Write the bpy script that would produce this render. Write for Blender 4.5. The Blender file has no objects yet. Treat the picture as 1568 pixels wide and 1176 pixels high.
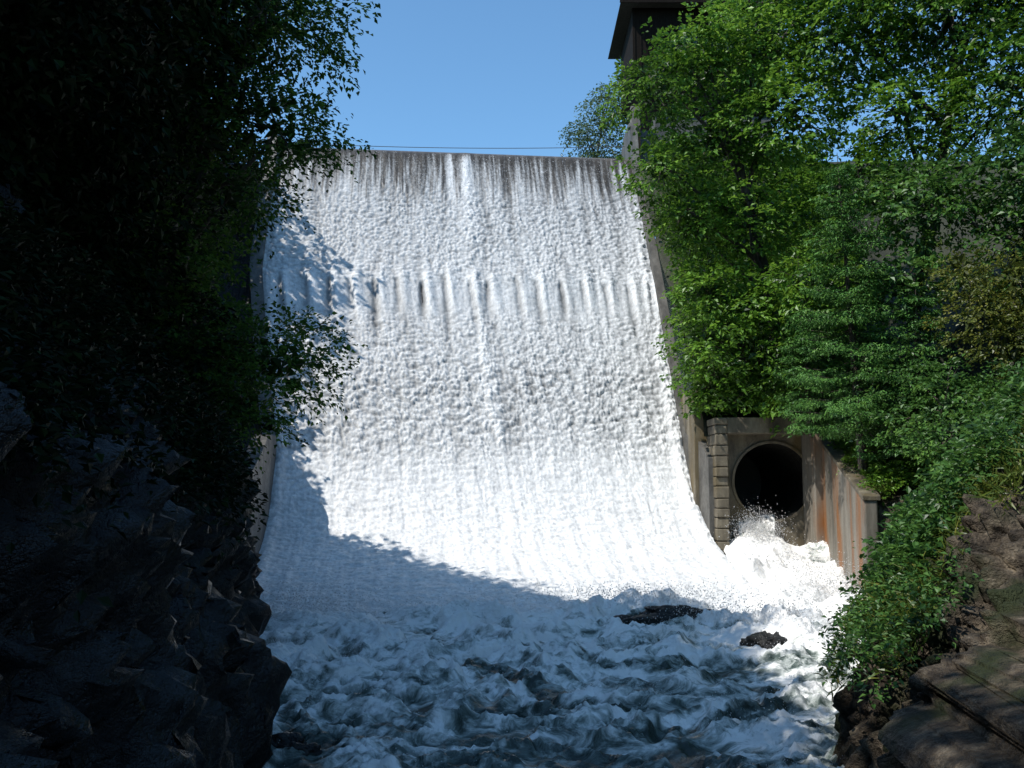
import bpy, math, numpy as np
from mathutils import Vector
rng = np.random.default_rng(11)
scene = bpy.context.scene

# ------------------------------------------------------------------ helpers
def hsh(ix, iy, iz, seed):
    n = (ix*374761393 + iy*668265263 + iz*1274126177 + seed*974634777) & 0xffffffff
    n = ((n ^ (n >> 13))*1103515245) & 0xffffffff
    n = ((n ^ (n >> 15))*668265263) & 0xffffffff
    return (n ^ (n >> 16)) & 0xffffffff
G = np.array([[1,1,0],[-1,1,0],[1,-1,0],[-1,-1,0],[1,0,1],[-1,0,1],[1,0,-1],[-1,0,-1],
              [0,1,1],[0,-1,1],[0,1,-1],[0,-1,-1],[1,1,0],[0,-1,1],[-1,1,0],[0,-1,-1]], float)
def perlin(x, y, z=0.0, seed=0):
    x, y, z = np.broadcast_arrays(np.asarray(x, float), np.asarray(y, float), np.asarray(z, float))
    ix, iy, iz = [np.floor(a).astype(np.int64) for a in (x, y, z)]
    fx, fy, fz = x-ix, y-iy, z-iz
    f = lambda t: t*t*t*(t*(t*6-15)+10)
    u, v, w = f(fx), f(fy), f(fz)
    out = 0
    for dx in (0, 1):
        for dy in (0, 1):
            for dz in (0, 1):
                g = G[hsh(ix+dx, iy+dy, iz+dz, seed) & 15]
                d = g[..., 0]*(fx-dx)+g[..., 1]*(fy-dy)+g[..., 2]*(fz-dz)
                out = out + d*(u if dx else 1-u)*(v if dy else 1-v)*(w if dz else 1-w)
    return out
def fbm(x, y, z=0.0, o=4, seed=0, g=.5):
    a, s, f = 1., 0, 1.
    for i in range(o):
        s = s + a*perlin(np.asarray(x)*f, np.asarray(y)*f, np.asarray(z)*f, seed+i*7)
        a *= g; f *= 2.03
    return s
def worley2(x, y, seed=0):
    ix, iy = np.floor(x).astype(np.int64), np.floor(y).astype(np.int64)
    f1 = np.full(x.shape, 9.); f2 = f1.copy(); cid = np.zeros(x.shape)
    for dx in (-1, 0, 1):
        for dy in (-1, 0, 1):
            h1 = hsh(ix+dx, iy+dy, ix*0, seed)/4294967296.
            h2 = hsh(ix+dx, iy+dy, ix*0+3, seed)/4294967296.
            d = np.hypot(ix+dx+h1-x, iy+dy+h2-y)
            m = d < f1
            f2 = np.where(m, f1, np.minimum(f2, d)); cid = np.where(m, h1, cid); f1 = np.where(m, d, f1)
    return f1, f2, cid
def worley3(x, y, z, seed=0):
    ix, iy, iz = [np.floor(a).astype(np.int64) for a in (x, y, z)]
    f1 = np.full(x.shape, 9.); f2 = f1.copy(); c1 = np.zeros(x.shape); c2 = c1.copy()
    for dx in (-1, 0, 1):
        for dy in (-1, 0, 1):
            for dz in (-1, 0, 1):
                h = [hsh(ix+dx, iy+dy, iz+dz, seed+k)/4294967296. for k in (0, 31, 57)]
                d = np.sqrt((ix+dx+h[0]-x)**2+(iy+dy+h[1]-y)**2+(iz+dz+h[2]-z)**2)
                m = d < f1
                f2 = np.where(m, f1, np.minimum(f2, d))
                c1 = np.where(m, h[0], c1); c2 = np.where(m, h[1], c2); f1 = np.where(m, d, f1)
    return f1, f2, c1, c2
def sst(a, b, x):
    t = np.clip((x-a)/(b-a), 0, 1); return t*t*(3-2*t)
def norm(v):
    return v/np.maximum(np.linalg.norm(v, axis=-1, keepdims=True), 1e-9)
def lerp(a, b, t): return a+(b-a)*t

def mk(name, V, F, mat=None, smooth=True, attrs=None, cols=None, parent=None):
    V = np.asarray(V, np.float32).reshape(-1, 3); F = np.asarray(F, np.int32)
    me = bpy.data.meshes.new(name)
    me.vertices.add(len(V)); me.vertices.foreach_set('co', V.ravel())
    m, k = F.shape
    me.loops.add(m*k); me.loops.foreach_set('vertex_index', F.ravel())
    me.polygons.add(m); me.polygons.foreach_set('loop_start', np.arange(0, m*k, k, dtype=np.int32))
    me.update(calc_edges=True); me.validate()
    me.polygons.foreach_set('use_smooth', np.full(len(me.polygons), smooth))
    for n, a in (attrs or {}).items():
        t = me.attributes.new(n, 'FLOAT', 'POINT'); t.data.foreach_set('value', np.asarray(a, np.float32).ravel())
    for n, a in (cols or {}).items():
        t = me.attributes.new(n, 'FLOAT_COLOR', 'POINT')
        c = np.ones((len(V), 4), np.float32); c[:, :3] = np.asarray(a).reshape(-1, 3)
        t.data.foreach_set('color', c.ravel())
    if mat: me.materials.append(mat)
    ob = bpy.data.objects.new(name, me); scene.collection.objects.link(ob)
    if parent: ob.parent = parent
    return ob
def empty(name):
    e = bpy.data.objects.new(name, None); scene.collection.objects.link(e); return e
def gridf(nr, nc, flip=False):
    i = np.arange(nr-1)[:, None]*nc+np.arange(nc-1)[None, :]
    i = i.ravel()
    f = np.stack([i, i+1, i+nc+1, i+nc], 1)
    return f[:, ::-1] if flip else f
def hexa(name, V, mat, parent=None, bevel=.03):
    F = [(0,3,2,1),(4,5,6,7),(0,1,5,4),(1,2,6,5),(2,3,7,6),(3,0,4,7)]
    ob = mk(name, V, F, mat, False, parent=parent)
    if bevel:
        b = ob.modifiers.new('bevel', 'BEVEL'); b.width = bevel; b.segments = 2
    return ob
def box(name, lo, hi, mat, parent=None, bevel=.03):
    x0, y0, z0 = lo; x1, y1, z1 = hi
    return hexa(name, [(x0,y0,z0),(x1,y0,z0),(x1,y1,z0),(x0,y1,z0),(x0,y0,z1),(x1,y0,z1),(x1,y1,z1),(x0,y1,z1)], mat, parent, bevel)
def tubes(paths, ns=6):
    Vs, Fs, off = [], [], 0
    for P, R in paths:
        P = np.asarray(P, float); n = len(P)
        T = norm(np.gradient(P, axis=0))
        ref = np.array([.31, .95, .05]); A = norm(np.cross(T, ref)); B = np.cross(T, A)
        an = np.linspace(0, 2*np.pi, ns, endpoint=False)
        V = P[:, None]+(A[:, None]*np.cos(an)[None, :, None]+B[:, None]*np.sin(an)[None, :, None])*np.asarray(R)[:, None, None]
        Vs.append(V.reshape(-1, 3))
        i = np.arange(n-1)[:, None]*ns; j = np.arange(ns)[None, :]; jn = (j+1) % ns
        Fs.append(np.stack([i+j, i+jn, i+ns+jn, i+ns+j], -1).reshape(-1, 4)+off)
        off += n*ns
    return np.concatenate(Vs), np.concatenate(Fs)
def limb(a, b, r0, r1, n=7, bend=.12):
    a, b = np.array(a, float), np.array(b, float); L = np.linalg.norm(b-a)
    t = np.linspace(0, 1, n)[:, None]
    j = rng.normal(0, bend*L, 3)*.5
    P = a+(b-a)*t+np.sin(np.pi*t)*j+rng.normal(0, .012*L, (n, 3))*np.sin(np.pi*t)
    return P, lerp(r0, r1, t[:, 0])

# ------------------------------------------------------------------ materials
def newmat(name):
    m = bpy.data.materials.new(name); m.use_nodes = True
    nt = m.node_tree; nt.nodes.clear()
    return m, nt, nt.nodes.new('ShaderNodeOutputMaterial')
def N(nt, t, **k):
    n = nt.nodes.new(t)
    for a, b in k.items(): setattr(n, a, b)
    return n
def ramp(nt, src, stops):
    r = nt.nodes.new('ShaderNodeValToRGB'); e = r.color_ramp.elements
    while len(e) < len(stops): e.new(.5)
    for q, (p, c) in zip(e, stops):
        q.position = p; q.color = (*c, 1)
    nt.links.new(src, r.inputs[0]); return r.outputs[0]
def leafmat(name, dark, mid, bright, trans=.35, rough=.42, spec=.4):
    m, nt, out = newmat(name)
    at = N(nt, 'ShaderNodeAttribute', attribute_name='tint')
    c = ramp(nt, at.outputs['Fac'], [(0, dark), (.5, mid), (1, bright)])
    p = N(nt, 'ShaderNodeBsdfPrincipled'); p.inputs['Roughness'].default_value = rough
    p.inputs['Specular IOR Level'].default_value = spec
    nt.links.new(c, p.inputs['Base Color'])
    if trans > 0:
        tr = N(nt, 'ShaderNodeBsdfTranslucent')
        hs = N(nt, 'ShaderNodeHueSaturation'); hs.inputs['Hue'].default_value = .485; hs.inputs['Value'].default_value = 1.5
        nt.links.new(c, hs.inputs['Color']); nt.links.new(hs.outputs[0], tr.inputs[0])
        mx = N(nt, 'ShaderNodeMixShader'); mx.inputs[0].default_value = trans
        nt.links.new(p.outputs[0], mx.inputs[1]); nt.links.new(tr.outputs[0], mx.inputs[2])
        nt.links.new(mx.outputs[0], out.inputs[0])
    else: nt.links.new(p.outputs[0], out.inputs[0])
    return m
def surfmat(name, stops, scale=1., detail=5, rough=(.6, .9), bump=.5, bdist=.05, bscale=6, stretch=(1,1,1), extra=None, spec=.5):
    m, nt, out = newmat(name)
    tc = N(nt, 'ShaderNodeTexCoord'); mp = N(nt, 'ShaderNodeMapping'); mp.inputs['Scale'].default_value = stretch
    nt.links.new(tc.outputs['Object'], mp.inputs[0])
    n1 = N(nt, 'ShaderNodeTexNoise'); n1.inputs['Scale'].default_value = scale; n1.inputs['Detail'].default_value = detail; n1.inputs['Roughness'].default_value = .68
    nt.links.new(mp.outputs[0], n1.inputs['Vector'])
    c = ramp(nt, n1.outputs[0], stops)
    if extra:
        n3 = N(nt, 'ShaderNodeTexNoise'); n3.inputs['Scale'].default_value = extra[0]; n3.inputs['Detail'].default_value = 4
        nt.links.new(mp.outputs[0], n3.inputs['Vector'])
        mr = N(nt, 'ShaderNodeMapRange'); mr.inputs[1].default_value = extra[1]; mr.inputs[2].default_value = extra[2]
        nt.links.new(n3.outputs[0], mr.inputs[0])
        mx = N(nt, 'ShaderNodeMix', data_type='RGBA'); mx.inputs[7].default_value = (*extra[3], 1)
        nt.links.new(mr.outputs[0], mx.inputs[0]); nt.links.new(c, mx.inputs[6]); c = mx.outputs[2]
    p = N(nt, 'ShaderNodeBsdfPrincipled'); p.inputs['Specular IOR Level'].default_value = spec
    nt.links.new(c, p.inputs['Base Color'])
    n2 = N(nt, 'ShaderNodeTexNoise'); n2.inputs['Scale'].default_value = bscale; n2.inputs['Detail'].default_value = 5; n2.inputs['Roughness'].default_value = .72
    nt.links.new(tc.outputs['Object'], n2.inputs['Vector'])
    mr = N(nt, 'ShaderNodeMapRange'); mr.inputs[1].default_value = .3; mr.inputs[2].default_value = .7
    mr.inputs[3].default_value = rough[0]; mr.inputs[4].default_value = rough[1]
    nt.links.new(n2.outputs[0], mr.inputs[0]); nt.links.new(mr.outputs[0], p.inputs['Roughness'])
    b = N(nt, 'ShaderNodeBump'); b.inputs['Strength'].default_value = bump; b.inputs['Distance'].default_value = bdist
    nt.links.new(n2.outputs[0], b.inputs['Height']); nt.links.new(b.outputs[0], p.inputs['Normal'])
    nt.links.new(p.outputs[0], out.inputs[0]); return m
def watermat(name, bscale=9, bstr=.35, bdist=.03, stretch=(1,1,1), lo=.72, hi=1.12, trans=0):
    m, nt, out = newmat(name)
    tc = N(nt, 'ShaderNodeTexCoord'); mp = N(nt, 'ShaderNodeMapping'); mp.inputs['Scale'].default_value = stretch
    nt.links.new(tc.outputs['Object'], mp.inputs[0])
    ca = N(nt, 'ShaderNodeAttribute', attribute_name='col'); fo = N(nt, 'ShaderNodeAttribute', attribute_name='foam')
    n2 = N(nt, 'ShaderNodeTexNoise'); n2.inputs['Scale'].default_value = bscale; n2.inputs['Detail'].default_value = 5; n2.inputs['Roughness'].default_value = .7
    nt.links.new(mp.outputs[0], n2.inputs['Vector'])
    mr = N(nt, 'ShaderNodeMapRange'); mr.inputs[1].default_value = .25; mr.inputs[2].default_value = .75
    mr.inputs[3].default_value = lo; mr.inputs[4].default_value = hi
    nt.links.new(n2.outputs[0], mr.inputs[0])
    vm = N(nt, 'ShaderNodeVectorMath', operation='SCALE'); nt.links.new(ca.outputs['Color'], vm.inputs[0]); nt.links.new(mr.outputs[0], vm.inputs['Scale'])
    p = N(nt, 'ShaderNodeBsdfPrincipled'); nt.links.new(vm.outputs[0], p.inputs['Base Color'])
    p.inputs['IOR'].default_value = 1.33
    r = N(nt, 'ShaderNodeMapRange'); r.inputs[3].default_value = .15; r.inputs[4].default_value = .75
    nt.links.new(fo.outputs['Fac'], r.inputs[0]); nt.links.new(r.outputs[0], p.inputs['Roughness'])
    b = N(nt, 'ShaderNodeBump'); b.inputs['Strength'].default_value = bstr; b.inputs['Distance'].default_value = bdist
    nt.links.new(n2.outputs[0], b.inputs['Height']); nt.links.new(b.outputs[0], p.inputs['Normal'])
    if trans:
        tr = N(nt, 'ShaderNodeBsdfTranslucent'); tr.inputs[0].default_value = (.9, .9, .9, 1)
        mx = N(nt, 'ShaderNodeMixShader'); mx.inputs[0].default_value = trans
        nt.links.new(p.outputs[0], mx.inputs[1]); nt.links.new(tr.outputs[0], mx.inputs[2]); nt.links.new(mx.outputs[0], out.inputs[0])
    else: nt.links.new(p.outputs[0], out.inputs[0])
    return m
def poolmat(name):
    m, nt, out = newmat(name)
    tc = N(nt, 'ShaderNodeTexCoord'); fo = N(nt, 'ShaderNodeAttribute', attribute_name='foam')
    mp = N(nt, 'ShaderNodeMapping'); mp.inputs['Scale'].default_value = (1, 1.25, 1)
    nt.links.new(tc.outputs['Object'], mp.inputs[0])
    n1 = N(nt, 'ShaderNodeTexNoise'); n1.inputs['Scale'].default_value = 1.7; n1.inputs['Detail'].default_value = 7; n1.inputs['Roughness'].default_value = .68; n1.inputs['Distortion'].default_value = .9
    nt.links.new(mp.outputs[0], n1.inputs['Vector'])
    a1 = N(nt, 'ShaderNodeMath', operation='MULTIPLY_ADD'); a1.inputs[1].default_value = 2.3; a1.inputs[2].default_value = -1.15
    nt.links.new(n1.outputs[0], a1.inputs[0])
    a2 = N(nt, 'ShaderNodeMath', operation='ADD'); nt.links.new(a1.outputs[0], a2.inputs[0]); nt.links.new(fo.outputs['Fac'], a2.inputs[1])
    c = ramp(nt, a2.outputs[0], [(.10, (.028,.042,.036)), (.36, (.105,.135,.12)), (.56, (.40,.43,.40)), (.82, (.88,.87,.84))])
    n2 = N(nt, 'ShaderNodeTexNoise'); n2.inputs['Scale'].default_value = 7; n2.inputs['Detail'].default_value = 4; n2.inputs['Roughness'].default_value = .7
    nt.links.new(tc.outputs['Object'], n2.inputs['Vector'])
    ad = N(nt, 'ShaderNodeMath', operation='MULTIPLY_ADD'); ad.inputs[1].default_value = .5
    nt.links.new(n2.outputs[0], ad.inputs[0]); nt.links.new(n1.outputs[0], ad.inputs[2])
    p = N(nt, 'ShaderNodeBsdfPrincipled'); nt.links.new(c, p.inputs['Base Color']); p.inputs['IOR'].default_value = 1.33
    r = N(nt, 'ShaderNodeMapRange'); r.inputs[1].default_value = .2; r.inputs[2].default_value = .7; r.inputs[3].default_value = .2; r.inputs[4].default_value = .9
    nt.links.new(a2.outputs[0], r.inputs[0]); nt.links.new(r.outputs[0], p.inputs['Roughness'])
    b = N(nt, 'ShaderNodeBump'); b.inputs['Strength'].default_value = .65; b.inputs['Distance'].default_value = .12
    nt.links.new(ad.outputs[0], b.inputs['Height']); nt.links.new(b.outputs[0], p.inputs['Normal'])
    nt.links.new(p.outputs[0], out.inputs[0]); return m

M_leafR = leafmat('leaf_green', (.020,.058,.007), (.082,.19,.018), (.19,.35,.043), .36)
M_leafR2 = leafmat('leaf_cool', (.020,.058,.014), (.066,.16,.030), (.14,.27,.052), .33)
M_leafL = leafmat('leaf_shade', (.004,.009,.003), (.007,.017,.004), (.016,.038,.008), 0, .6, .12)  # near-black leaf copy, canopy shade put into its colour
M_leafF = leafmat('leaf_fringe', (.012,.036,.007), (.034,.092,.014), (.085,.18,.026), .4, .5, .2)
M_needle = leafmat('needles', (.020,.062,.015), (.055,.15,.028), (.13,.27,.05), 0, .5, .25)
M_moss = leafmat('grass_blades', (.05,.085,.015), (.11,.16,.025), (.24,.22,.05), .3)
M_dry = leafmat('dry_moss', (.045,.06,.012), (.10,.13,.02), (.22,.22,.04), .3)
M_back = leafmat('leaf_far', (.05,.09,.04), (.08,.13,.05), (.12,.18,.07), .3)
M_bark = surfmat('bark', [(.3, (.03,.024,.018)), (.7, (.09,.07,.05))], 3, bump=.6, stretch=(3,3,.6))
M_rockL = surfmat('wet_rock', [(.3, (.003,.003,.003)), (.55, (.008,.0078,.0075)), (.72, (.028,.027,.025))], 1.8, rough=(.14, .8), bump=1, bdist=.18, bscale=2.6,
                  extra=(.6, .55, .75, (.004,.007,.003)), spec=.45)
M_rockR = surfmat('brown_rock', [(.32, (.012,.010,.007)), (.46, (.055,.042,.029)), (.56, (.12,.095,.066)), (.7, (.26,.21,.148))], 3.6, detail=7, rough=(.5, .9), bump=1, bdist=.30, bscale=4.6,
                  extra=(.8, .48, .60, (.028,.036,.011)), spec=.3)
M_soil = surfmat('mossy_soil', [(.3, (.012,.014,.007)), (.7, (.04,.045,.018))], 1, bump=.7, bdist=.1)
M_conc = surfmat('stained_concrete', [(.28, (.03,.026,.019)), (.5, (.125,.105,.072)), (.72, (.25,.215,.15))], 1.1, rough=(.5, .85), bump=.6, bdist=.04, bscale=5,
                 stretch=(1.2, 1.2, .35), extra=(.7, .52, .72, (.11,.078,.028)))
M_wall = surfmat('grey_concrete', [(.28, (.025,.024,.021)), (.5, (.085,.08,.07)), (.72, (.17,.16,.14))], 1.3, rough=(.4, .8), bump=.6, bdist=.04, bscale=5, stretch=(1, 1, .4))
M_conc2 = surfmat('rusty_concrete', [(.28, (.07,.062,.045)), (.5, (.17,.15,.12)), (.72, (.27,.25,.21))], .9, rough=(.5, .85), bump=.4, bdist=.03, bscale=5,
                  stretch=(1.2, 1.2, .25), extra=(.6, .50, .64, (.22,.09,.025)))
M_dark = surfmat('wet_dark_concrete', [(.3, (.008,.008,.007)), (.7, (.03,.027,.022))], 1.5, rough=(.3, .7))
M_wood = surfmat('dark_wood', [(.3, (.006,.005,.004)), (.7, (.018,.013,.010))], 4, rough=(.8, .95), stretch=(6, 6, .3), spec=.1)
M_roof = surfmat('roof_shingle', [(.3, (.03,.028,.028)), (.7, (.07,.065,.06))], 5, bump=.5)
M_glass = surfmat('window_glass', [(.3, (.01,.012,.015)), (.7, (.02,.025,.03))], 1, rough=(.05, .1), bump=0)
M_steel = surfmat('cable_steel', [(.3, (.05,.05,.05)), (.7, (.1,.1,.1))], 5)
M_face = watermat('spillway_foam', 5.5, .8, .05, (1, 1, .7), .60, 1.18)
M_pool = poolmat('river_foam')
M_drop = watermat('spray_drops', 3, 0, .01, trans=.5)

# ------------------------------------------------------------------ dam profile
prof = np.array([
 (63.0,25.30,-14.6,7.5),(61.2,25.52,-14.5,7.55),(60.4,25.62,-14.4,7.6),(59.95,25.50,-14.4,7.6),(59.6,25.10,-14.4,7.62),(59.3,24.5,-14.35,7.65),
 (54.25,16.1,-13.8,8.15),(51.0,10.65,-12.6,8.45),(48.2,5.98,-11.35,8.7),(46.9,4.35,-11.2,8.85),(45.5,3.05,-11.0,9.0),(43.8,2.1,-10.8,9.15),(42,1.45,-10.6,9.3),
 (40,.95,-10.3,9.4),(38,.58,-10,9.5),(36,.28,-9.7,9.6),(34,-.05,-9.3,9.7),(32,-.5,-9.0,9.8)])
ds = np.hypot(np.diff(prof[:, 0]), np.diff(prof[:, 1])); S0 = np.concatenate([[0], np.cumsum(ds)]); S0 = S0-S0[2]
def smooth_tab(k):
    s = np.linspace(S0[0], S0[-1], 900); v = np.interp(s, S0, prof[:, k])
    ker = np.hanning(25); ker /= ker.sum()
    vp = np.pad(v, 12, mode='reflect', reflect_type='odd'); return s, np.convolve(vp, ker, 'valid')
TAB = [smooth_tab(k) for k in range(4)]
def pr(s, k): return np.interp(s, TAB[k][0], TAB[k][1])
SK = .11
def face(u, s):
    L, R = pr(s, 2), pr(s, 3); x = L+(R-L)*u
    return x, pr(s, 0)+SK*(x+3.4), pr(s, 1)
def face_z(x, y):
    yc = y-SK*(x+3.4)
    return np.interp(-yc, -TAB[0][1], TAB[1][1])
S_RIB = np.interp(-54.3, -TAB[0][1], TAB[0][0])

# spillway water ----------------------------------------------------
nu, ns_ = 500, 820
s = np.linspace(S0[0], S0[-1], ns_)[:, None]*np.ones((1, nu)); u = np.linspace(0, 1, nu)[None, :]*np.ones((ns_, 1))
X, Y, Z = face(u, s)
a = u*22.0
dzs = np.gradient(TAB[1][1], TAB[0][0]); dys = np.gradient(TAB[0][1], TAB[0][0])
ny = np.interp(s, TAB[0][0], dzs); nz = -np.interp(s, TAB[0][0], dys)
rel = s-S_RIB
wx = perlin(a*.5, s*.3, 0, 3)*.5
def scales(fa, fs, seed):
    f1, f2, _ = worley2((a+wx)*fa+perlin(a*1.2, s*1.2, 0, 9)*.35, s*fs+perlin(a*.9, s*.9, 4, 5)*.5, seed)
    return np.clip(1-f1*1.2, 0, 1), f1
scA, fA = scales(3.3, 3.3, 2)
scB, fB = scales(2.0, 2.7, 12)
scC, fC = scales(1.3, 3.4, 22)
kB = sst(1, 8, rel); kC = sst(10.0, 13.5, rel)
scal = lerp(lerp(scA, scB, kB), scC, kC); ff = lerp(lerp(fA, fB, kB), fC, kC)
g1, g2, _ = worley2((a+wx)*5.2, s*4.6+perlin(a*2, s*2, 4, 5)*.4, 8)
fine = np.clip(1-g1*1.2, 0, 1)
amp = sst(2, 6, s)*(.75+.25*kB)*(1-.60*kC)*(1-.5*sst(15, 20, rel))
calm = np.exp(-((rel-1.5)/1.5)**2)
patch = .92+.16*sst(-.3, .3, fbm(a*.35, s*.25, 0, 2, 44))
amp2 = amp*(1-.8*calm)*patch
disp = amp2*(lerp(.11, .145, kB)*scal+.09*fine)+.02*sst(1, 4, s)*fbm(a*3.2, s*1.4, 0, 4, 21)
disp += .05*sst(13, 17, rel)*fbm(a*1.2, s*3.0, 0, 4, 61)+.08*sst(15, 22, rel)*fbm(a*.6, s*.9, 2, 4, 71)
streak = fbm(a*1.6+perlin(a*.4, s*.15, 0, 40)*.5, s*.12, 0, 4, 31)
disp += .05*streak*sst(.5, 3, s)
ribx = np.arange(.9, 22, 1.30); ribx = ribx+rng.normal(0, .10, len(ribx))
groove = np.zeros_like(a); lip = np.zeros_like(a)
for k, rx in enumerate(ribx):
    ln = 3.6+rng.random()*2.6; st = -.1+rng.normal(0, .15); dr = rng.normal(0, .05)
    w = .11+.10*sst(0, 3, rel); am = .75+.3*rng.random()
    e = np.exp(-((a-rx-dr*rel-.05*perlin(s*1.2, 0*s+k, 0, 3))/w)**2)*sst(st, st+.5, rel)*(1-sst(ln*.3, ln, rel))*am
    b = np.exp(-((a-rx-.36)/.28)**2)*sst(st-1.2, st+.1, rel)*(1-sst(1.0, 3.8, rel))
    groove += e; lip += b
disp += -.19*groove+.18*lip
seamx = 11.45+.5*perlin(s*.10, 0*s, 0, 77)+.02*s
seamw = .38+.12*perlin(s*.4, 0*s, 3, 7)
seam = np.exp(-((a-seamx)/seamw)**2)*sst(-.5, 2, s)*(1-sst(9.5, 13, rel))
seam2 = np.exp(-((a-seamx+1.0)/.22)**2)*sst(-.5, 1, s)*(1-sst(3, 7, s))
seamdk = np.exp(-((a-seamx-.8)/.26)**2)*sst(4, 9, s)*(1-sst(11, 13.5, rel))*(.4+.6*sst(-.2, .3, perlin(a*1.5, s*.5, 0, 15)))
edge = np.exp(-((a-21.7)/.35)**2)*sst(2, 8, s)
edgeL = np.exp(-((a-.3)/.3)**2)*sst(8, 14, s)
disp += seam*(.10+.05*fbm(a*3, s*1.5, 0, 3, 81))-.05*seamdk+edge*(.15+.10*fbm(a*3, s*2.5, 0, 3, 91))+edgeL*.15
Yd = Y+ny*disp; Zd = Z+nz*disp; Xd = X
thr = fbm(a*4.5+perlin(a*1., s*.2, 0, 41)*.6, s*.16, 0, 4, 51, .65)
dots = fbm(a*9, s*5, 0, 3, 58, .6)
big = fbm(a*.35, s*.05, 0, 2, 59)
gz_ = sst(.3, 2.2, s)*.42+sst(1.5, 7.5, s)*.8
val = gz_+thr*(.58-.30*sst(3, 9, s))+dots*.26*(1-sst(2, 6, s))+big*.22+.7*(seam+seam2)*sst(.0, .8, s)
Wt = (.24*sst(.1, .5, val)+.76*sst(.36, 1.04, val))*sst(.35, 1.1, s)
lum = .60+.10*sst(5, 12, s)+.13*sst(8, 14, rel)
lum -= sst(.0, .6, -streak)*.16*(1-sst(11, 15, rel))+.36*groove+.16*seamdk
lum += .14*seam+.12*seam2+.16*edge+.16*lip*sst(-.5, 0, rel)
lum -= .22*amp2*sst(.34, .72, ff)+.13*amp2*sst(.38, .75, g1)  # shading between the scallops painted into the colour as darker cell edges
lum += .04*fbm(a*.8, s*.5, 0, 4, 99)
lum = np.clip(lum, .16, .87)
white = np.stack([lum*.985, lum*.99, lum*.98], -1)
brn = (.05+.045*np.clip(fbm(a*3, s*.4, 0, 4, 5)+.3, 0, 1))[..., None]*np.array([1.0, .86, .70])
brn = brn+(.14*np.exp(-((s-.1)/.45)**2)*(1+.5*fbm(a*1.5, s*2, 0, 3, 6)))[..., None]*np.array([1, .95, .9])
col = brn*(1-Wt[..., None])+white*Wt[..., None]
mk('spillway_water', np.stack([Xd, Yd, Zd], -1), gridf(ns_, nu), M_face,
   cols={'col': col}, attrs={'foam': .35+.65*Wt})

# ------------------------------------------------------------------ dam structure
dam = empty('concrete_dam')
sl = np.linspace(S0[0], S0[-2], 140)
uu = np.linspace(-.02, 1.02, 12)
x, y, z = face(uu[None, :]*np.ones((140, 1)), sl[:, None]*np.ones((1, 12)))
mk('dam_face', np.stack([x, y, z-.35], -1), gridf(140, 12), M_dark, parent=dam)
box('dam_core', (-16, 63.2, 0), (9, 70, 24.6), M_conc, dam, .1)
def trainwall(name, side, th, s0, s1, hfun, mat):
    ss = np.linspace(s0, s1, 110)
    xe, ye, ze = face(np.full(110, 1. if side > 0 else 0.), ss)
    xo = xe+side*th; h = hfun(ss)
    A = np.stack([xe, ye, ze-1.5], 1); B = np.stack([xe, ye, ze+h], 1)
    C = np.stack([xo, ye, ze+h], 1); D = np.stack([xo, ye, ze-1.5], 1)
    V = np.stack([A, B, C, D], 1).reshape(-1, 3)
    i = np.arange(109)[:, None]*4; j = np.arange(4)[None, :]; jn = (j+1) % 4
    F = np.stack([i+j, i+jn, i+4+jn, i+4+j], -1).reshape(-1, 4)
    F = np.concatenate([F, [[0, 3, 2, 1], [109*4, 109*4+1, 109*4+2, 109*4+3]]])
    return mk(name, V, F, mat, False, parent=dam)
s_at = lambda yc: np.interp(-yc, -TAB[0][1], TAB[0][0])
trainwall('right_training_wall', 1, .45, S0[0], s_at(44.2), lambda q: .9+1.6*sst(-1, 1, -q+1)+2.6*sst(s_at(49), s_at(45), q), M_wall)
trainwall('left_training_wall', -1, .7, S0[0], s_at(39.3), lambda q: .7+3.6*sst(s_at(49), s_at(44), q), M_wall)
box('crest_post', (7.75, 61.6, 24), (8.35, 62.2, 29.2), M_conc2, dam)
box('crest_pier', (7.6, 62.3, 22), (12, 66, 27.8), M_wall, dam)
box('abutment_block', (8.78, 47.22, 0), (10.1, 51.5, 9.3), M_conc, dam)

# culvert outlet --------------------------------------------------------
cul = empty('culvert_outlet')
cx, cz, cr, cy = 12.2, 4.75, 1.78, 46.2
def ringwall(name, x0, x1, z0, z1, yf, mat):
    n = 64; an = np.linspace(0, 2*np.pi, n, endpoint=False)
    inner = np.stack([cx+cr*np.cos(an), np.full(n, yf), cz+cr*np.sin(an)], 1)
    out = []
    for t in an:
        dx, dz = math.cos(t), math.sin(t)
        k = min((x1-cx)/dx if dx > 1e-6 else 1e9, (x0-cx)/dx if dx < -1e-6 else 1e9,
                (z1-cz)/dz if dz > 1e-6 else 1e9, (z0-cz)/dz if dz < -1e-6 else 1e9)
        out.append((cx+dx*k, yf, cz+dz*k))
    out = np.array(out)
    deep = inner+np.array([0, 9.0, 0])
    lip = inner.copy(); lip[:, 0] = cx+(cr+.12)*np.cos(an); lip[:, 2] = cz+(cr+.12)*np.sin(an)
    lip2 = lip.copy(); lip2[:, 1] -= .1; in2 = inner.copy(); in2[:, 1] -= .1
    V = np.concatenate([out, lip, lip2, in2]); F = []
    for k in range(3):
        for i in range(n):
            j = (i+1) % n; F.append((k*n+i, k*n+j, (k+1)*n+j, (k+1)*n+i))
    mk(name, V, F, mat, False, parent=cul)
    V = np.concatenate([in2, deep]); F = [(i, (i+1) % n, n+(i+1) % n, n+i) for i in range(n)]
    mk('pipe_bore', V, F, M_dark, True, parent=cul)
    V = np.concatenate([deep, [[cx, yf+9, cz]]]); F = [(i, (i+1) % n, n) for i in range(n)]
    mk('pipe_end', V, F, M_dark, False, parent=cul)
ringwall('headwall', 9.9, 14.25, 0, 6.95, cy, M_conc)
box('lintel', (9.9, 45.1, 6.953), (14.6, 47.2, 7.7), M_conc, cul)
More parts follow.
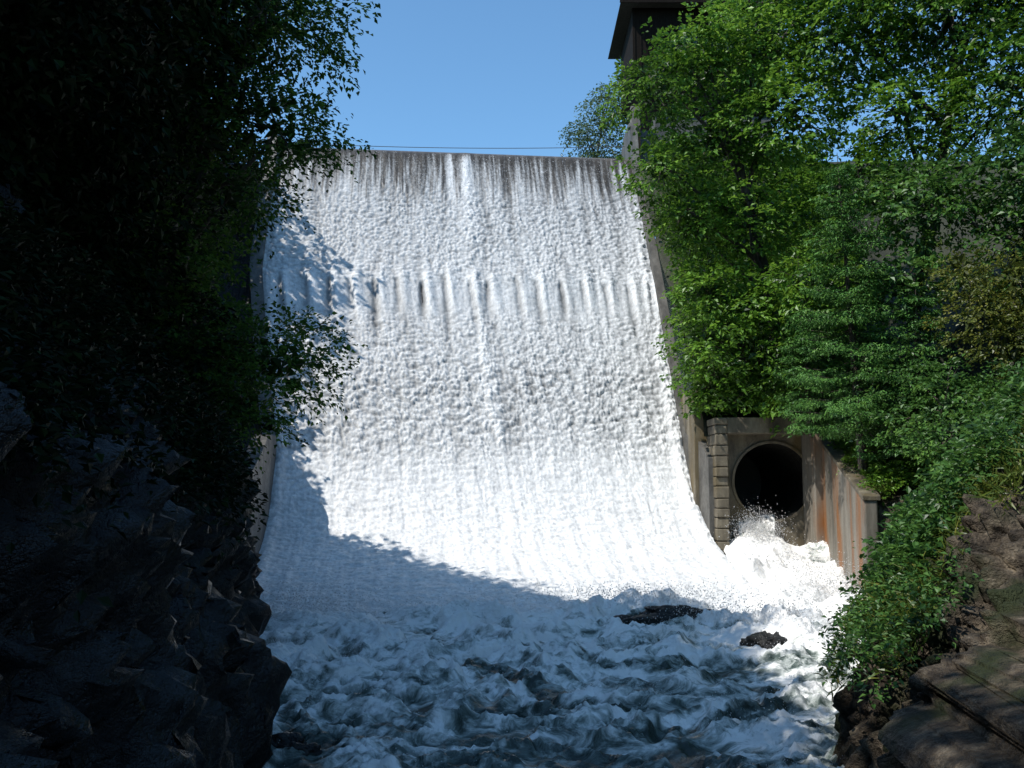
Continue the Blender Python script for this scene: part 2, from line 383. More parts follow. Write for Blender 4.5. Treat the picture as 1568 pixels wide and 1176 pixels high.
box('jamb', (13.62, 44.3, .3), (14.05, 46.19, 6.95), M_conc2, cul, .05)
zb = .6
while zb < 7.5:
    hh = .42+rng.random()*.16; o = rng.normal(0, .035)
    box('quoin', (9.32+rng.normal(0, .02), 45.0+o, zb), (9.9-.004+abs(rng.normal(0, .03)), 47.2, min(zb+hh-.03, 7.68)), M_conc, cul, .05); zb += hh
hexa('wing_wall', [(12.85,36,-1.5),(13.35,36,-1.5),(14.75,46.2,-1.5),(14.25,46.2,-1.5),(12.85,36,4.0),(13.35,36,4.0),(14.75,46.2,6.9),(14.25,46.2,6.9)], M_conc2, cul, .06)
hexa('wing_coping', [(12.78,35.95,4.0),(13.45,35.95,4.0),(14.68,44.28,6.37),(13.96,44.28,6.37),(12.78,35.95,4.18),(13.45,35.95,4.18),(14.68,44.28,6.55),(13.96,44.28,6.55)], M_conc, cul, .03)

# ------------------------------------------------------------------ river
nx, nyy = 520, 940
xs = np.linspace(-13.5, 14.6, nx)
ys = np.concatenate([np.linspace(-14, 11.8, 60), np.linspace(12, 46.4, nyy-60)])
XX, YY = np.meshgrid(xs, ys)
fz = face_z(XX, YY)
apr = np.where(XX < 9.3, fz-.35, 0)
ramp_ = 2.0*sst(34.5, 46.5, YY)*sst(8.6, 9.8, XX)
inface = sst(34.5, 37, YY-SK*(XX+3.4))
base = np.where(XX < 9.5, np.minimum(apr, 3)*inface, ramp_)
turb = 1-sst(33.5, 38.5, YY-SK*(XX+3.4))
turb = np.where(XX > 9.3, 1-.2*sst(36, 44, YY), turb)
wxp = fbm(XX*.22, YY*.22, 0, 2, 5)*1.3; wyp = fbm(XX*.22, YY*.22, 5, 2, 6)*1.3
n1 = fbm(XX*.32+wxp, YY*.40+wyp, 0, 2, 12)
rid = 1-np.abs(fbm(XX*.6+wxp, YY*.7+wyp, 1, 2, 14))*2.0
n2 = fbm(XX*1.3+wxp, YY*1.3+wyp, 0, 3, 18)
n3 = fbm(XX*3.5+wxp, YY*3.5+wyp, 0, 4, 22, .6)
far = sst(16, 31, YY)
h = turb*((.32+.42*far)*n1+.14*rid+.14*n2-.05+.14*n3*sst(-.3, .3, n1+n2*.5))
def hump(x0, y0, sx, sy, A): return A*np.exp(-((XX-x0)/sx)**2-((YY-y0)/sy)**2)
h += hump(4.6, 34.4, 2.6, .9, .75)+hump(6.9, 32.0, 2.2, .9, .35)+hump(5.6, 32.5, 1.8, .8, -.4)+hump(8.2, 30.2, 1.6, .8, .5)
h += hump(-1, 33.6, 3.5, .8, .4)+hump(-6.5, 33, 2, 1.2, .5)+hump(10.6, 36.5, 2.2, 3.0, .45)+hump(11.0, 45.0, .8, 1.3, .3)+hump(12.0, 33.5, 1.4, 2, .5)
h += hump(1.5, 27, 3, .9, .3)+hump(-3, 24, 2, .8, .25)+hump(3.5, 21, 1.6, .7, .2)
ZZ = base+h-.05
fl = fbm(XX*.5+wxp*1.5, YY*.7+wyp*1.5, 3, 4, 25, .6)
foam = .45+.52*fl+.50*h+.16*sst(17, 26, YY)+.22*sst(25, 33, YY)
foam -= hump(5.4, 32.8, 2.3, .9, .8)+hump(-1.5, 35.8, 5.5, 1.2, .4)+hump(8.4, 31.2, 1.4, .6, .6)+hump(-4.5, 18.5, 1.2, .5, .4)+hump(0.5, 29.5, 2.5, .5, .3)
foam = np.clip(foam+.8*sst(8.5, 10, XX)*sst(31, 35, YY)-hump(13.2, 43.6, .8, 1.8, 1.1), .0, 1.25)
mk('river_water', np.stack([XX, YY, ZZ], -1), gridf(nyy, nx), M_pool, attrs={'foam': foam})

t = np.linspace(0, 1, 90)[:, None]; w = np.linspace(-1, 1, 70)[None, :]
jx = 12.1-1.1*t+w*(.9-.1*t); jy = 49.0-4.6*t+0*w; jz = 3.14-.12*t-1.2*sst(.55, 1, t)+.10*w**2*(1-t)
jx, jy = np.broadcast_arrays(jx, jy); nj = fbm(jx*2.8, jy*2.2, 0, 5, 3, .6)
jz = jz+.18*nj*sst(.2, .7, t)
mk('culvert_water', np.stack([jx, jy, jz+0*jx], -1), gridf(90, 70), M_pool, attrs={'foam': np.clip(.35+nj*.8+.45*t, 0, 1.2)})
def drops(n, c, sp, sz, seed):
    r = np.random.default_rng(seed); C = np.array(c)+r.normal(0, 1, (n, 3))*np.array(sp); return C, sz*(.3+r.random(n)**3*1.6)
DC, DS = [], []
for args in [(9000,(11.1,44.9,2.55),(.55,.6,.42),.012,1),(3000,(11.2,40.5,1.5),(.9,2.2,.28),.013,2),(9000,(12.0,35.6,.75),(.9,1.5,.40),.011,3),
             (5000,(4.6,34.1,.9),(2.2,.6,.20),.011,4),(8000,(-7,33,.7),(1.5,1,.34),.010,5),(3500,(7.8,30.4,.8),(1.4,.7,.22),.011,6),(6000,(-1,33.6,.5),(3.5,.8,.26),.010,7)]:
    C, q = drops(*args); DC.append(C); DS.append(q)
n = 900; uu_ = rng.random(n); s_ = rng.random(n)*3.2+.8
x, y, z = face(uu_, s_); DC.append(np.stack([x, y-.08-.06*rng.random(n), z+.05], 1)); DS.append(.010+.014*rng.random(n))
wgt = (np.clip(h, 0, 2)**1.5*np.clip(foam, 0, 1)*(YY > 13)).ravel(); wgt /= wgt.sum()
pk = rng.choice(wgt.size, 30000, p=wgt)
DC.append(np.stack([XX.ravel()[pk], YY.ravel()[pk], ZZ.ravel()[pk]], 1)+np.abs(rng.normal(0, 1, (30000, 3)))*[.05, .05, .13]); DS.append(.004+.008*rng.random(30000)**2)
DC = np.concatenate(DC); DS = np.concatenate(DS)
tet = np.array([[1,1,1],[1,-1,-1],[-1,1,-1],[-1,-1,1]])*.7
V = DC[:, None]+tet[None]*DS[:, None, None]*np.array([1, 1, 1.5]); k = np.arange(len(DC))[:, None]*4
F = np.concatenate([k+np.array([[0,1,2]]), k+np.array([[0,3,1]]), k+np.array([[0,2,3]]), k+np.array([[1,3,2]])])
mk('water_spray', V, F, M_drop, cols={'col': np.full((len(DC)*4, 3), .85)}, attrs={'foam': np.ones(len(DC)*4)})
mk('reservoir_water', [(-14.5,62.2,25.28),(7.5,63.6,25.28),(60,260,25.28),(-60,260,25.28)], [(0,1,2,3)], M_pool, False, attrs={'foam': [-.4]*4})

def river_rock(name, c, sc, seed, mat):
    n1_, n2_ = 90, 60; th = np.linspace(0, 2*np.pi, n1_)[None, :]; ph = np.linspace(0.001, np.pi-.001, n2_)[:, None]
    d = np.stack([np.sin(ph)*np.cos(th), np.sin(ph)*np.sin(th), np.cos(ph)*np.ones_like(th)], -1)
    f1, f2, c1, c2 = worley3(d[..., 0]*1.6+seed, d[..., 1]*1.6, d[..., 2]*1.6, seed)
    r = 1+.35*(c1-.5)+.35*fbm(d[..., 0]*1.5+seed, d[..., 1]*1.5, d[..., 2]*1.5, 5, seed)
    return mk(name, np.array(c)+d*r[..., None]*np.array(sc), gridf(n2_, n1_), mat)
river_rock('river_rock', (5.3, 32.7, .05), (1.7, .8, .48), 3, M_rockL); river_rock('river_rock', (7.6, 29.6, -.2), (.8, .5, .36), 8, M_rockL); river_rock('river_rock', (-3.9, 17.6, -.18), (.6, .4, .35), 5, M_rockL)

# ------------------------------------------------------------------ banks
eLy = np.array([-40,-5,8,16.3,27.3,36,38.5,42,48,54,60,75]); eLx = np.array([-4,-3.6,-3.5,-4.2,-7.1,-9.5,-10.9,-11.6,-12.3,-14.2,-15.6,-16])
eRy = np.array([-40,0,8,16.3,22.9,30,35.8,36.2,46.3]); eRx = np.array([6,3.6,3.6,4.8,8.1,11.1,12.9,13.3,14.7])
oL = np.array([0,.3,.8,1.4,2.6,5,10,20,40,90]); hL = np.array([-1.8,1.2,3.2,4.9,6.2,9,15,23,30,36])
oR = np.array([0,.4,.9,1.5,2.6,5,8,14,26,60,90]); hR = np.array([-1.6,.7,1.8,2.5,3.8,6.3,9.8,16,25,33,36])
def bank(side, o, yv):
    if side < 0:
        x = np.interp(yv, eLy, eLx)-o; z = np.interp(o, oL, hL)
        z0 = np.interp(yv, [36, 39, 46, 48, 60, 75], [-2, 3.0, 4.6, 7, 24.5, 26]); z = np.where(o > .2, np.maximum(z, z0+o*.25), z)
    else:
        x = np.interp(yv, eRy, eRx)+o; z = np.interp(o, oR, hR)
        z0 = np.interp(yv, [35.5, 36.3, 46.3], [-2, 3.7, 6.3]); z = np.where(o > .15, np.maximum(z, z0+o*.35), z)
    return x, yv, z
def mkbank(name, side, mat, os_, yv, amp):
    O, Yv = np.meshgrid(os_, yv); x, y, z = bank(side, O, Yv)
    wq = fbm(x*.9, y*.9, z*.9, 3, 3)
    k = fbm(x*.35, y*.35, z*.35, 5, 8, .55); kk = fbm(x*2.2, y*2.2, z*2.2, 5, 18, .62)
    if side < 0:
        f1, f2, c1, c2 = worley3(x*.8+.6*wq, (y+.6*z)*1.25, z*.35+.5*wq, 4)
        g1, g2, d1, d2 = worley3(x*2.2+wq*.8, (y+.6*z)*4.0, z*.9+wq, 9)
        out = (c1-.5)*.48+k*1.0-.12*sst(.3, 0, f2-f1)+(d1-.5)*.11+kk*.28; zz_ = (c2-.5)*.2+k*.3+kk*.15; yy_ = kk*.25
    else:
        f1, f2, c1, c2 = worley3(x*1.7+.5*wq, y*1.7+.3*wq, z*1.7, 4)
        g1, g2, d1, d2 = worley3(x*3.6+wq*.4, y*3.6, z*3.6+wq*.4, 9)
        out = (.5-f1)*.55+k*.7-.15*sst(.2, 0, f2-f1)+(.45-g1)*.42+(d1-.5)*.12+kk*.16; zz_ = (c2-.5)*.12+k*.2+(d2-.5)*.06+kk*.07; yy_ = (d2-.5)*.06+kk*.06
    m = amp*(.3+.7*sst(0, .4, O))*(1-.5*sst(36, 36.6, Yv))
    x = x-side*out*m; z = z+zz_*m*sst(0, 1., O); y = y+yy_*m
    if side > 0: z = z+.5*out*m*sst(.5, 2.5, O)
    return mk(name, np.stack([x, y, z], -1), gridf(len(yv), len(os_), side > 0), mat, True)
od = np.concatenate([np.linspace(0, 4.5, 120), np.linspace(4.65, 14, 50), np.linspace(16, 90, 14)])
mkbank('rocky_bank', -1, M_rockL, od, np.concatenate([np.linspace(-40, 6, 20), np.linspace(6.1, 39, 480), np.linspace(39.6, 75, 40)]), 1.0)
mkbank('rocky_bank', 1, M_rockR, od, np.concatenate([np.linspace(-40, 12, 20), np.linspace(12.1, 36, 520), np.linspace(36.3, 46.3, 30)]), .8)
O, Yv = np.meshgrid(np.concatenate([np.linspace(0, 12, 40), np.linspace(14, 80, 12)]), np.concatenate([[46.7], np.linspace(46.8, 75, 60)]))
xx = 9.15-1.2*sst(47, 60, Yv)+O; zz = np.interp(Yv, [46.8, 48, 60, 64, 75], [7.6, 8.7, 24.9, 26, 26.5])
zz = np.maximum(zz, np.interp(O-4, oR, hR)+2)+.3*fbm(xx*.6, Yv*.6, 0, 4, 3); zz[0] = np.where(xx[0] < 14.7, 6.9, -2)
mk('hillside', np.stack([xx, Yv, zz], -1), gridf(61, 52, True), M_soil)
gx = np.linspace(-1500, 1500, 60); GX, GY = np.meshgrid(gx, gx)
mk('ground', np.stack([GX, GY, -4+0*GX], -1), gridf(60, 60), M_soil)

# ------------------------------------------------------------------ foliage
class Leaves:
    def __init__(s): s.V = []; s.T = []
    def add(s, P, D, Nn, L, W, tint, fold=.14):
        S = norm(np.cross(D, Nn)); Nn = np.cross(S, D)
        L = L[:, None]; W = W[:, None]
        v0 = P; v1 = P+D*L*.45+S*W*.5+Nn*L*fold; v2 = P+D*L-Nn*L*.08; v3 = P+D*L*.45-S*W*.5+Nn*L*fold
        s.V.append(np.stack([v0, v1, v2, v3], 1).reshape(-1, 3)); s.T.append(np.repeat(tint, 4))
    def mesh(s, name, mat, parent=None):
        V = np.concatenate(s.V); T = np.concatenate(s.T)
        return mk(name, V, np.arange(len(V)).reshape(-1, 4), mat, False, attrs={'tint': np.clip(T, 0, 1)}, parent=parent)
def sprays(LV, C, A, nper, Ls, leaf, asp=.6, droop=.3, jit=.05, tb=.5, tv=.22, wid=.5):
    n = len(C)
    if n == 0: return
    a = norm(A); Ls = Ls*(.6+.8*rng.random(n))
    side = norm(np.cross(a, np.array([0, 0, 1.])+rng.normal(0, .25, (n, 3)))); nn = np.cross(side, a); nn = nn*np.sign(nn[:, 2:3]+1e-6)
    t = rng.random((n, nper))**.75; w = rng.random((n, nper))*2-1
    ww = Ls[:, None]*wid*(np.sin(np.pi*np.clip(t*.8+.12, 0, 1)))
    P = C[:, None]+a[:, None]*(t*Ls[:, None])[..., None]+side[:, None]*(w*ww)[..., None]
    P[..., 2] -= (t**2)*Ls[:, None]*droop+np.abs(w)*ww*.25
    P += rng.normal(0, 1, P.shape)*jit*Ls[:, None, None]
    D = norm(a[:, None]*.6+side[:, None]*(np.sign(w)*.8)[..., None]+rng.normal(0, .35, P.shape)+np.array([0, 0, -.3]))
    NN = norm(nn[:, None]+rng.normal(0, .38, P.shape)+np.array([-.15, -.15, .3]))
    sc = leaf*(.6+.8*rng.random((n, nper)))
    tint = (tb+rng.normal(0, tv, n))[:, None]+rng.normal(0, .12, (n, nper))
    LV.add(P.reshape(-1, 3), D.reshape(-1, 3), NN.reshape(-1, 3), sc.ravel(), sc.ravel()*asp, tint.ravel())
def rdir(n):
    return norm(rng.normal(0, 1, (n, 3)))
def blob(LV, c, r, dens=62, nper=15, leaf=.25, sl=1.0, flat=.8, tb=.5, core=True, droop=.3):
    n = int(dens*r*r); d = rdir(n); c = np.array(c, float)
    lump = 1+.45*perlin(d[:, 0]*1.8+c[0], d[:, 1]*1.8+c[1], d[:, 2]*1.8+c[2], 5)*1.6+np.clip(.13*rng.normal(0, 1, n), -.3, .28)
    rad = r*lump*(.55+.38*rng.random(n)**.6)
    keep = perlin(d[:, 0]*3.3+c[0]*2, d[:, 1]*3.3, d[:, 2]*3.3+c[2]*2, 15) > -.16
    d, rad = d[keep], rad[keep]
    P = c+d*rad[:, None]*np.array([1, 1, flat])
    A = d*np.array([1, 1, .35])+rng.normal(0, .28, d.shape)+np.array([0, 0, .05])
    sprays(LV, P, A, nper, sl, leaf, tb=tb+.1*rng.normal(), droop=droop)
    if core:
        m = int(22*r*r); dd = rdir(m); P = c+dd*(r*.55*rng.random((m, 1))**.5)
        sz = .42*(.7+.6*rng.random(m)); LV.add(P, rdir(m), rdir(m), sz, sz*.7, np.full(m, .05))
def tree(name, base, blobs, mat, r0=.28, **kw):
    e = empty(name); LV = Leaves(); paths = []
    B = np.array([b[:3] for b in blobs], float); base = np.array(base, float)
    top = B[np.argmax(B[:, 2])]; mid = B.mean(0)
    tk = np.array([base, lerp(base, mid, .45)+rng.normal(0, .2, 3), lerp(base, mid, .9), top])
    tt = np.linspace(0, 3, 22); P = np.stack([np.interp(tt, range(4), tk[:, k]) for k in range(3)], 1)
    ker = np.ones(5)/5; Pp = np.pad(P, ((2, 2), (0, 0)), mode='edge'); P = np.stack([np.convolve(Pp[:, k], ker, 'valid') for k in range(3)], 1)
    paths.append((P, np.linspace(r0, r0*.2, 22)))
    for b in blobs:
        blob(LV, b[:3], b[3], **kw)
        i = int(np.clip(np.argmin(np.linalg.norm(P-np.array(b[:3]), axis=1))-4, 2, 19))
        paths.append(limb(P[i], b[:3], r0*.4, r0*.12))
        for q in range(5):
            paths.append(limb(b[:3], np.array(b[:3])+rdir(1)[0]*b[3]*.85, r0*.13, .012, 5))
    V, F = tubes(paths); mk('trunk', V, F, M_bark, parent=e); LV.mesh('crown', mat, e); return e
def conifer(name, base, H, R, lean=(0, 0), nw=15, tb=.5, t0=.06):
    e = empty(name); LV = Leaves(); base = np.array(base, float); top = base+np.array([lean[0], lean[1], H])
    paths = [(np.stack([lerp(base, top, q) for q in np.linspace(0, 1, 10)]), np.linspace(.016*H, .01, 10))]
    C, A = [], []
    for i in range(nw):
        t = t0+(.98-t0)*(i+.3*rng.random())/nw; rr0 = R*(1-t)**.8+.12
        nb = 8
        for b in range(nb):
            p = lerp(base, top, np.clip(t+rng.normal(0, .012), 0, 1)); rr = rr0*(.7+.5*rng.random())
            an = rng.random()*6.283; d = np.array([math.cos(an), math.sin(an), -.05+.5*t])
            st = np.linspace(.15, 1, max(3, int(rr*5)))
            for k in st:
                pos = p+d*rr*k+np.array([0, 0, -.30*rr*math.sin(k*2.2)])
                wl = (.34*rr*(1-k*.75)+.12)
                for sg in (-1, 1):
                    for q in (.0, .55):
                        C.append(pos+np.array([-d[1], d[0], 0])*sg*wl*q); A.append(np.array([-d[1], d[0], 0])*sg*.8+d*1.0+np.array([0, 0, -.15])+rng.normal(0, .1, 3))
            if rr > .4: paths.append((np.stack([p, p+d*rr*.5+[0, 0, -.26*rr], p+d*rr+[0, 0, -.25*rr]]), [.03, .02, .008]))
    C = np.array(C); A = np.array(A)
    sprays(LV, C, A, 12, .36, .16, asp=.24, droop=.3, jit=.05, tb=tb, tv=.16, wid=.24)
    V, F = tubes(paths, 5); mk('trunk', V, F, M_bark, parent=e); LV.mesh('needles', M_needle, e); return e

# --- right bank trees
tree('maple_tree', (13.5, 48, 9), [(6.6,44,23,1.7),(6.9,44.3,19.4,1.4),(8.1,44.5,25.2,1.2),(9.3,45,24.8,1.9),(9.5,45.5,21.2,2.1),(12,45.5,26.0,2.6),(12.8,44.3,22,2.7),(12.8,47,29.5,2.0),(15.3,44,29,2.8),(9.0,46,17.0,1.6),(11.4,46,17.5,2.2),(8.2,44.6,17.3,1.0)], M_leafR, .35)
tree('maple_tree', (18.5, 45, 12), [(15.7,43,25.2,2.7),(17.5,42,21,2.4),(19.0,40.5,25.5,3.0),(22.6,39,25.5,3.1),(20.8,38.5,20.8,2.7),(15.5,42.5,17.8,2.2),(24.5,38,20,2.7),(18,42,29,2.9),(22,41,30,3.1)], M_leafR, .35, tb=.42)
tree('hazel_tree', (11.8, 47.5, 8), [(9.3,45.3,13.6,1.45),(8.95,44.8,11.2,1.35),(11.2,45.4,12.8,2.0),(11.6,44.3,10.6,1.6),(13.6,43.2,13.5,2.0),(9.5,45.4,9.6,1.2),(10.8,45.5,8.9,1.0),(12.4,44.5,8.8,.9),(9.3,46,8.5,.6)], M_leafR, .2)
tree('ash_tree', (20.5, 38.5, 10), [(17.2,39.5,16.2,2.2),(20,36.5,16.5,2.4),(23,36,15.5,2.5),(19.8,37,13.0,1.9),(22.5,34,12.0,2.0),(15.6,38.5,12.6,1.4)], M_leafR2, .25)
conifer('spruce_tree', (13.8, 38.6, 5.2), 12.6, 2.7, (-.8, -.6), 18, t0=.16, tb=.6)
conifer('spruce_tree', (12.9, 42.2, 6.6), 5.6, 1.5, (-.3, -.3), 11, t0=.12, tb=.5)
conifer('spruce_tree', (15.2, 36.8, 6.0), 6.0, 1.6, (.2, 0), 12, tb=.5)
tree('alder_shrub', (16, 35.5, 6), [(14.9,37.0,9.0,1.1),(14.3,36.6,7.0,1.0),(15.4,34.5,7.8,1.2),(14.8,32.8,6.2,1.1),(17.4,33.2,7.6,1.2)], M_leafR2, .12, leaf=.17, dens=100)
tree('alder_shrub', (18, 31.5, 7), [(16.4,31,6.5,1.2),(18.2,30.6,7.4,1.2),(15.4,29.4,5.0,.9),(18.5,29,6.6,1.4)], M_leafR2, .12, leaf=.17, dens=100)
tree('broom_shrub', (17.5, 35.5, 8), [(16.9,34.8,10.6,1.2),(18.0,34.2,11.8,1.4),(17.5,33.6,9.2,1.2),(18.4,33.2,10.2,1.2),(16.6,35.4,12.4,.9)], M_dry, .08, leaf=.13, dens=120, sl=.6, nper=16)
tree('alder_shrub', (15, 27.5, 4.5), [(14.6,27.5,5.2,.9),(15.9,27.3,6.4,1.1),(13.9,30.5,4.5,.7)], M_leafR2, .1, leaf=.14, dens=130, sl=.7)
tree('elder_shrub', (13.5, 24.5, 4), [(11.6,24.3,3.9,.75),(12.5,25.6,5.0,1.0),(13.4,24.2,6.2,1.2),(12.2,22.5,5.2,.9),(14.6,26,7.2,1.2)], M_leafR2, .09, leaf=.13, dens=140, sl=.65, tb=.42)
tree('elder_shrub', (12, 21, 4), [(11.0,21.3,4.2,.85),(11.9,20.6,5.4,1.0),(10.4,18.8,4.3,.8),(12.6,27.8,4.2,.7),(11.6,26.3,3.2,.5)], M_leafR2, .09, leaf=.12, dens=150, sl=.6, tb=.35)
tree('elder_shrub', (11, 20, 2.6), [(9.4,18.6,3.1,.55),(9.9,20.3,3.2,.6),(10.6,22.5,3.2,.5)], M_leafR2, .07, leaf=.10, dens=200, sl=.5, tb=.4)
tree('birch_tree', (6.4, 72, 24), [(6.8,71,32.6,1.3),(5.6,71,31.0,1.2),(6.6,71,29.4,1.6),(4.7,71,28.3,1.0),(7.8,71,28.2,1.5),(5.6,71,27.2,1.3),(7.4,71,34,.9)], M_back, .15, dens=90, droop=.7, core=False, leaf=.2)

# --- left bank trees
bq = (np.array([-30, 31, 34, 36, 39.8, 42.5, 44.8, 46.2, 50, 55, 58, 60, 64, 70]), np.array([6.2, 6.8, 6, 3.2, .2, -2.8, -5.6, -6.3, -5.1, -2.9, 0.9, 2.5, 1.9, 1.9]))
def ok(b):
    x, y, z, r = b; qx, qy = x+.705*z, y+.385*z
    for t in (-1, -.5, 0, .5, 1):
        if qx+(r*1.15+.5)*math.sqrt(1-t*t*.8) > np.interp(qy+t*(r*1.1+.4), *bq): return False
    return True
tree('maple_tree', (-10.5, 25.5, 7), [(-6.5,25,17.3,1.9),(-6.2,25,13.9,1.4),(-7.2,25,12.3,1.1),(-8.9,25,10.6,1.4),(-8.2,25,15,2),(-8.6,26,18.6,2.2),(-5.9,24.6,19.9,1.2)], M_leafF, .25, leaf=.15, dens=150, tb=.5, sl=.8)
tree('hazel_tree', (-9.5, 25, 5.5), [(-6.1,25,7.8,1.35),(-6.8,24.6,6.5,.9),(-8.3,25,8.2,1.7),(-8.2,23.5,6.8,1.4)], M_leafF, .15, leaf=.14, dens=150, tb=.5, sl=.8)
groups = {}
for i in range(1000):
    y = 12+rng.random()*24; x = -.29*y-1.2-rng.random()*12; z = 6+rng.random()*21; r = 2.1+rng.random()*1.1
    gz = float(np.interp(np.interp(y, eLy, eLx)-x, oL, hL))
    lim = -.262*y-.7 if not (8.5 < z < 13.5) else -.285*y-1.0
    lim -= max(0, 20-y)*.22
    if z < gz+.5 or x+r > lim or not ok((x, y, z, r)): continue
    k = int((y-12)//8); L_ = groups.setdefault(k, [])
    if any((x-b[0])**2+(y-b[1])**2+(z-b[2])**2 < (1.55)**2*(1+.6*(b[3]-2))*1.6 for g in groups.values() for b in g): continue
    L_.append((x, y, z, r))
for k, L_ in groups.items():
    yy = 16+8*k; xx_ = -.25*yy-7
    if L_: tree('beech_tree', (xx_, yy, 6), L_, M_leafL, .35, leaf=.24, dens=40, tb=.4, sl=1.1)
far_b = [(-18.4,50,26.3,1.9),(-20,48,23.5,2.2),(-20.2,43.5,17.4,1.8)]
for i in range(1500):  # unseen crowns beside and behind the camera are added here to darken the bank
    y = -14+rng.random()*74; x = -10-rng.random()*18; z = 9+rng.random()*22; r = 2.6+rng.random()*1.2
    gz = float(np.interp(np.interp(y, eLy, eLx)-x, oL, hL))
    if (12 < y < 36 and z < 24) or z < gz or z > gz+17 or not ok((x, y, z, r)): continue
    if x+r > np.interp(y, eLy, eLx)-(3.2 if y < 14 else 1): continue
    if any((x-b[0])**2+(y-b[1])**2+(z-b[2])**2 < 9 for b in far_b): continue
    far_b.append((x, y, z, r))
for k in range(4):
    L_ = [b for b in far_b if -14+18.5*k <= b[1] < -14+18.5*(k+1)]
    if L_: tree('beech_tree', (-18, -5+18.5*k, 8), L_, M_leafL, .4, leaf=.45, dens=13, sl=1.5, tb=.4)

# --- undergrowth
def under(name, side, n, ylo, yhi, olo, ohi, mat, leaf, sl, nper=12, tb=.5, up=.5, hang=.5, pw=1.2):
    LV = Leaves(); o = olo+(ohi-olo)*rng.random(n)**pw; y = ylo+(yhi-ylo)*rng.random(n)
    x, y, z = bank(side, o, y)
    dn = perlin(x*.7, y*.7, z*.7, 66) > -.16
    P = np.stack([x-side*.35*rng.random(n), y, z+.3+.6*rng.random(n)], 1)[dn]
    A = np.stack([np.full(len(P), -side*.8), np.full(len(P), -.5), np.full(len(P), up)], 1)+rng.normal(0, .5, (len(P), 3))
    sprays(LV, P, A, nper, sl, leaf, tb=tb, droop=hang); LV.mesh(name, mat)
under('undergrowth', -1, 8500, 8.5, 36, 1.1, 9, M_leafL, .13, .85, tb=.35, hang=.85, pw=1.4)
under('undergrowth', 1, 12000, 15, 36, 1.6, 11, M_leafR2, .12, .55, tb=.42)
under('undergrowth', 1, 1500, 13, 36, .7, 1.8, M_leafR2, .09, .4, tb=.38, hang=.9)
under('undergrowth', 1, 2500, 36.3, 46, .6, 7, M_leafR, .16, .8, tb=.5)
def tufts(name, P, side, ln, mat, tb=.5, m=8):
    LV = Leaves(); n = len(P); P = np.repeat(P, m, 0)+rng.normal(0, .09, (n*m, 3))
    D = norm(np.array([-side*.5, -.3, .35])+rng.normal(0, .5, P.shape)); Nn = norm(rng.normal(0, 1, P.shape)+[0, -.5, .6])
    L = ln*(.4+rng.random(len(P))); LV.add(P, D, Nn, L, L*0+.03, np.clip(tb+rng.normal(0, .25, len(P)), 0, 1), .12)
    LV.mesh(name, mat)
def grass(name, side, n, ylo, yhi, olo, ohi, ln, mat, tb=.5):
    o = olo+(ohi-olo)*rng.random(n); y = ylo+(yhi-ylo)*rng.random(n); x, y, z = bank(side, o, y)
    k = perlin(x*.9, y*.9, z*.9, 33) > -.05; tufts(name, np.stack([x-side*.2, y, z+.25], 1)[k], side, ln, mat, tb)
grass('grass', 1, 7000, 14, 36, 1.2, 7, .34, M_moss, .42)
grass('grass', 1, 1500, 13, 36, .6, 1.6, .25, M_moss, .4)
grass('grass', 1, 900, 36.4, 46, .5, 1.5, .4, M_moss, .4)
LV = Leaves(); n = 4200; y = 46.7+rng.random(n)*14; x = 9.2+rng.random(n)*10; z = np.interp(y, [46.8, 48, 60, 64], [7.6, 8.7, 24.9, 26])+.3
sprays(LV, np.stack([x, y, z+rng.random(n)*.8], 1), np.array([[-.4, -.8, .5]])+rng.normal(0, .4, (n, 3)), 12, .9, .22, tb=.4); LV.mesh('undergrowth', M_leafR)

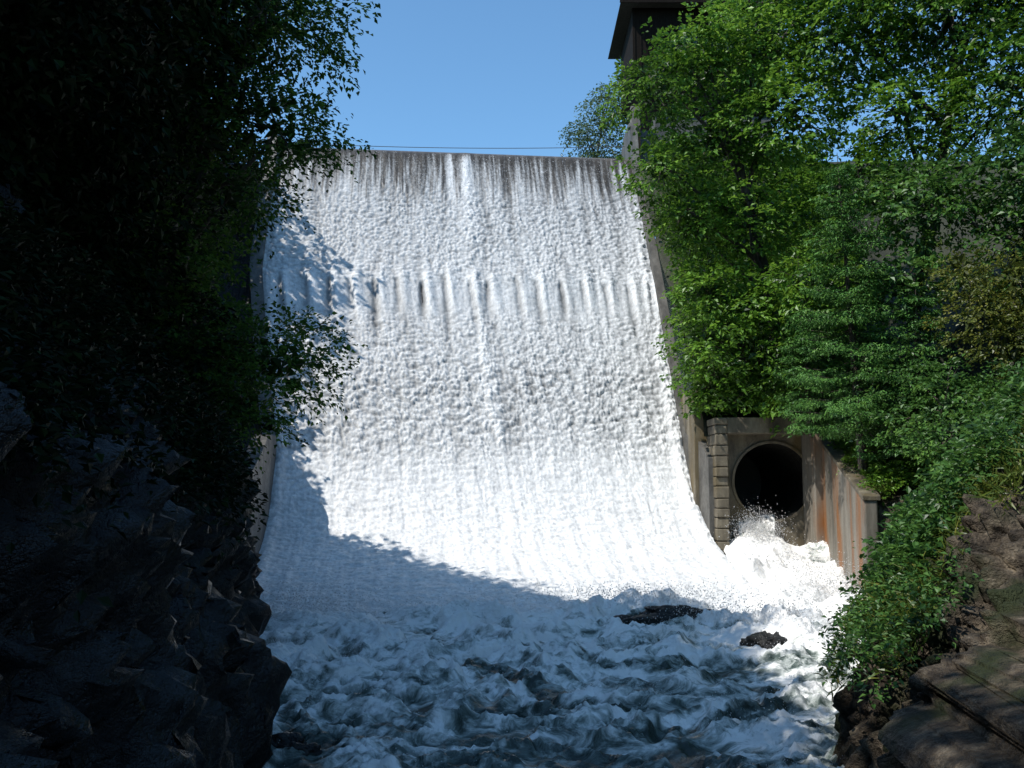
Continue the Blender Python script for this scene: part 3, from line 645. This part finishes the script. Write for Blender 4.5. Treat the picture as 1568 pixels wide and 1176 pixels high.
# ------------------------------------------------------------------ gatehouse
gh = empty('wooden_gatehouse')
box('wall_block', (8.1, 63, 32.0), (18, 70, 36.6), M_wood, gh, .02)
hexa('cantilever_base', [(9.6,63.8,29.4),(17.5,63.8,29.4),(17.5,69,29.4),(9.6,69,29.4),(8.1,63,31.998),(18,63,31.998),(18,70,31.998),(8.1,70,31.998)], M_wood, gh, .02)
for i in range(24):
    xq = 8.2+i*.41; box('batten', (xq, 62.95, 32.05), (xq+.07, 62.998, 36.5), M_wood, gh, 0)
for i in range(3):
    xq = 11.2+i*2.3
    box('window_pane', (xq, 62.93, 33.6), (xq+1.2, 62.96, 35.2), M_glass, gh, 0)
    for a_ in ((xq-.1, xq), (xq+1.2, xq+1.3)): box('window_frame', (a_[0], 62.9, 33.5), (a_[1], 62.97, 35.3), M_wood, gh, 0)
hexa('roof', [(7.2,62.0,36.6),(18.9,62.0,36.6),(18.9,71,36.6),(7.2,71,36.6),(11,66.2,39.6),(15,66.2,39.6),(15,66.8,39.6),(11,66.8,39.6)], M_roof, gh, .05)
box('fascia', (7.15, 61.93, 36.45), (18.95, 61.998, 36.72), M_wood, gh, 0)
box('foundation', (9.6, 63.9, 26), (17.5, 69, 29.398), M_wall, gh)

xs_ = np.linspace(-22, 9, 40); tq = (xs_+22)/31
V, F = tubes([(np.stack([xs_, 62+tq*1.5, 27.35-.9*4*tq*(1-tq)*.5-tq*.15], 1), np.full(40, .022))], 6)
mk('steel_cable', V, F, M_steel)

# ------------------------------------------------------------------ light and camera
Sv = Vector((-.55, -.3, .78)).normalized()
w = bpy.data.worlds.new('World'); scene.world = w; w.use_nodes = True; nt = w.node_tree
bg = nt.nodes['Background']; sk = nt.nodes.new('ShaderNodeTexSky'); sk.sky_type = 'NISHITA'; sk.sun_disc = False
sk.sun_elevation = math.asin(Sv.z); sk.sun_rotation = math.atan2(Sv.x, Sv.y) % (2*math.pi)
sk.air_density = 1.0; sk.dust_density = .6; sk.ozone_density = 1.5; sk.altitude = 600
vm = nt.nodes.new('ShaderNodeVectorMath'); vm.operation = 'MULTIPLY'; vm.inputs[1].default_value = (1.02, 1.42, 1.54)
nt.links.new(sk.outputs[0], vm.inputs[0]); nt.links.new(vm.outputs[0], bg.inputs[0]); bg.inputs[1].default_value = .14
sd = bpy.data.lights.new('sun', 'SUN'); sd.energy = 5.0; sd.angle = math.radians(.5); sd.color = (1, .96, .9)
so = bpy.data.objects.new('sun', sd); scene.collection.objects.link(so); so.rotation_euler = Sv.to_track_quat('Z', 'Y').to_euler()
cd = bpy.data.cameras.new('camera'); cd.sensor_width = 36; cd.lens = 34.44; cd.clip_end = 5000; cd.clip_start = .1
co = bpy.data.objects.new('camera', cd); scene.collection.objects.link(co)
co.location = (0, 0, 4.5); co.rotation_euler = (math.radians(96), 0, 0); scene.camera = co
scene.view_settings.view_transform = 'Standard'; scene.view_settings.look = 'None'; scene.view_settings.exposure = 0
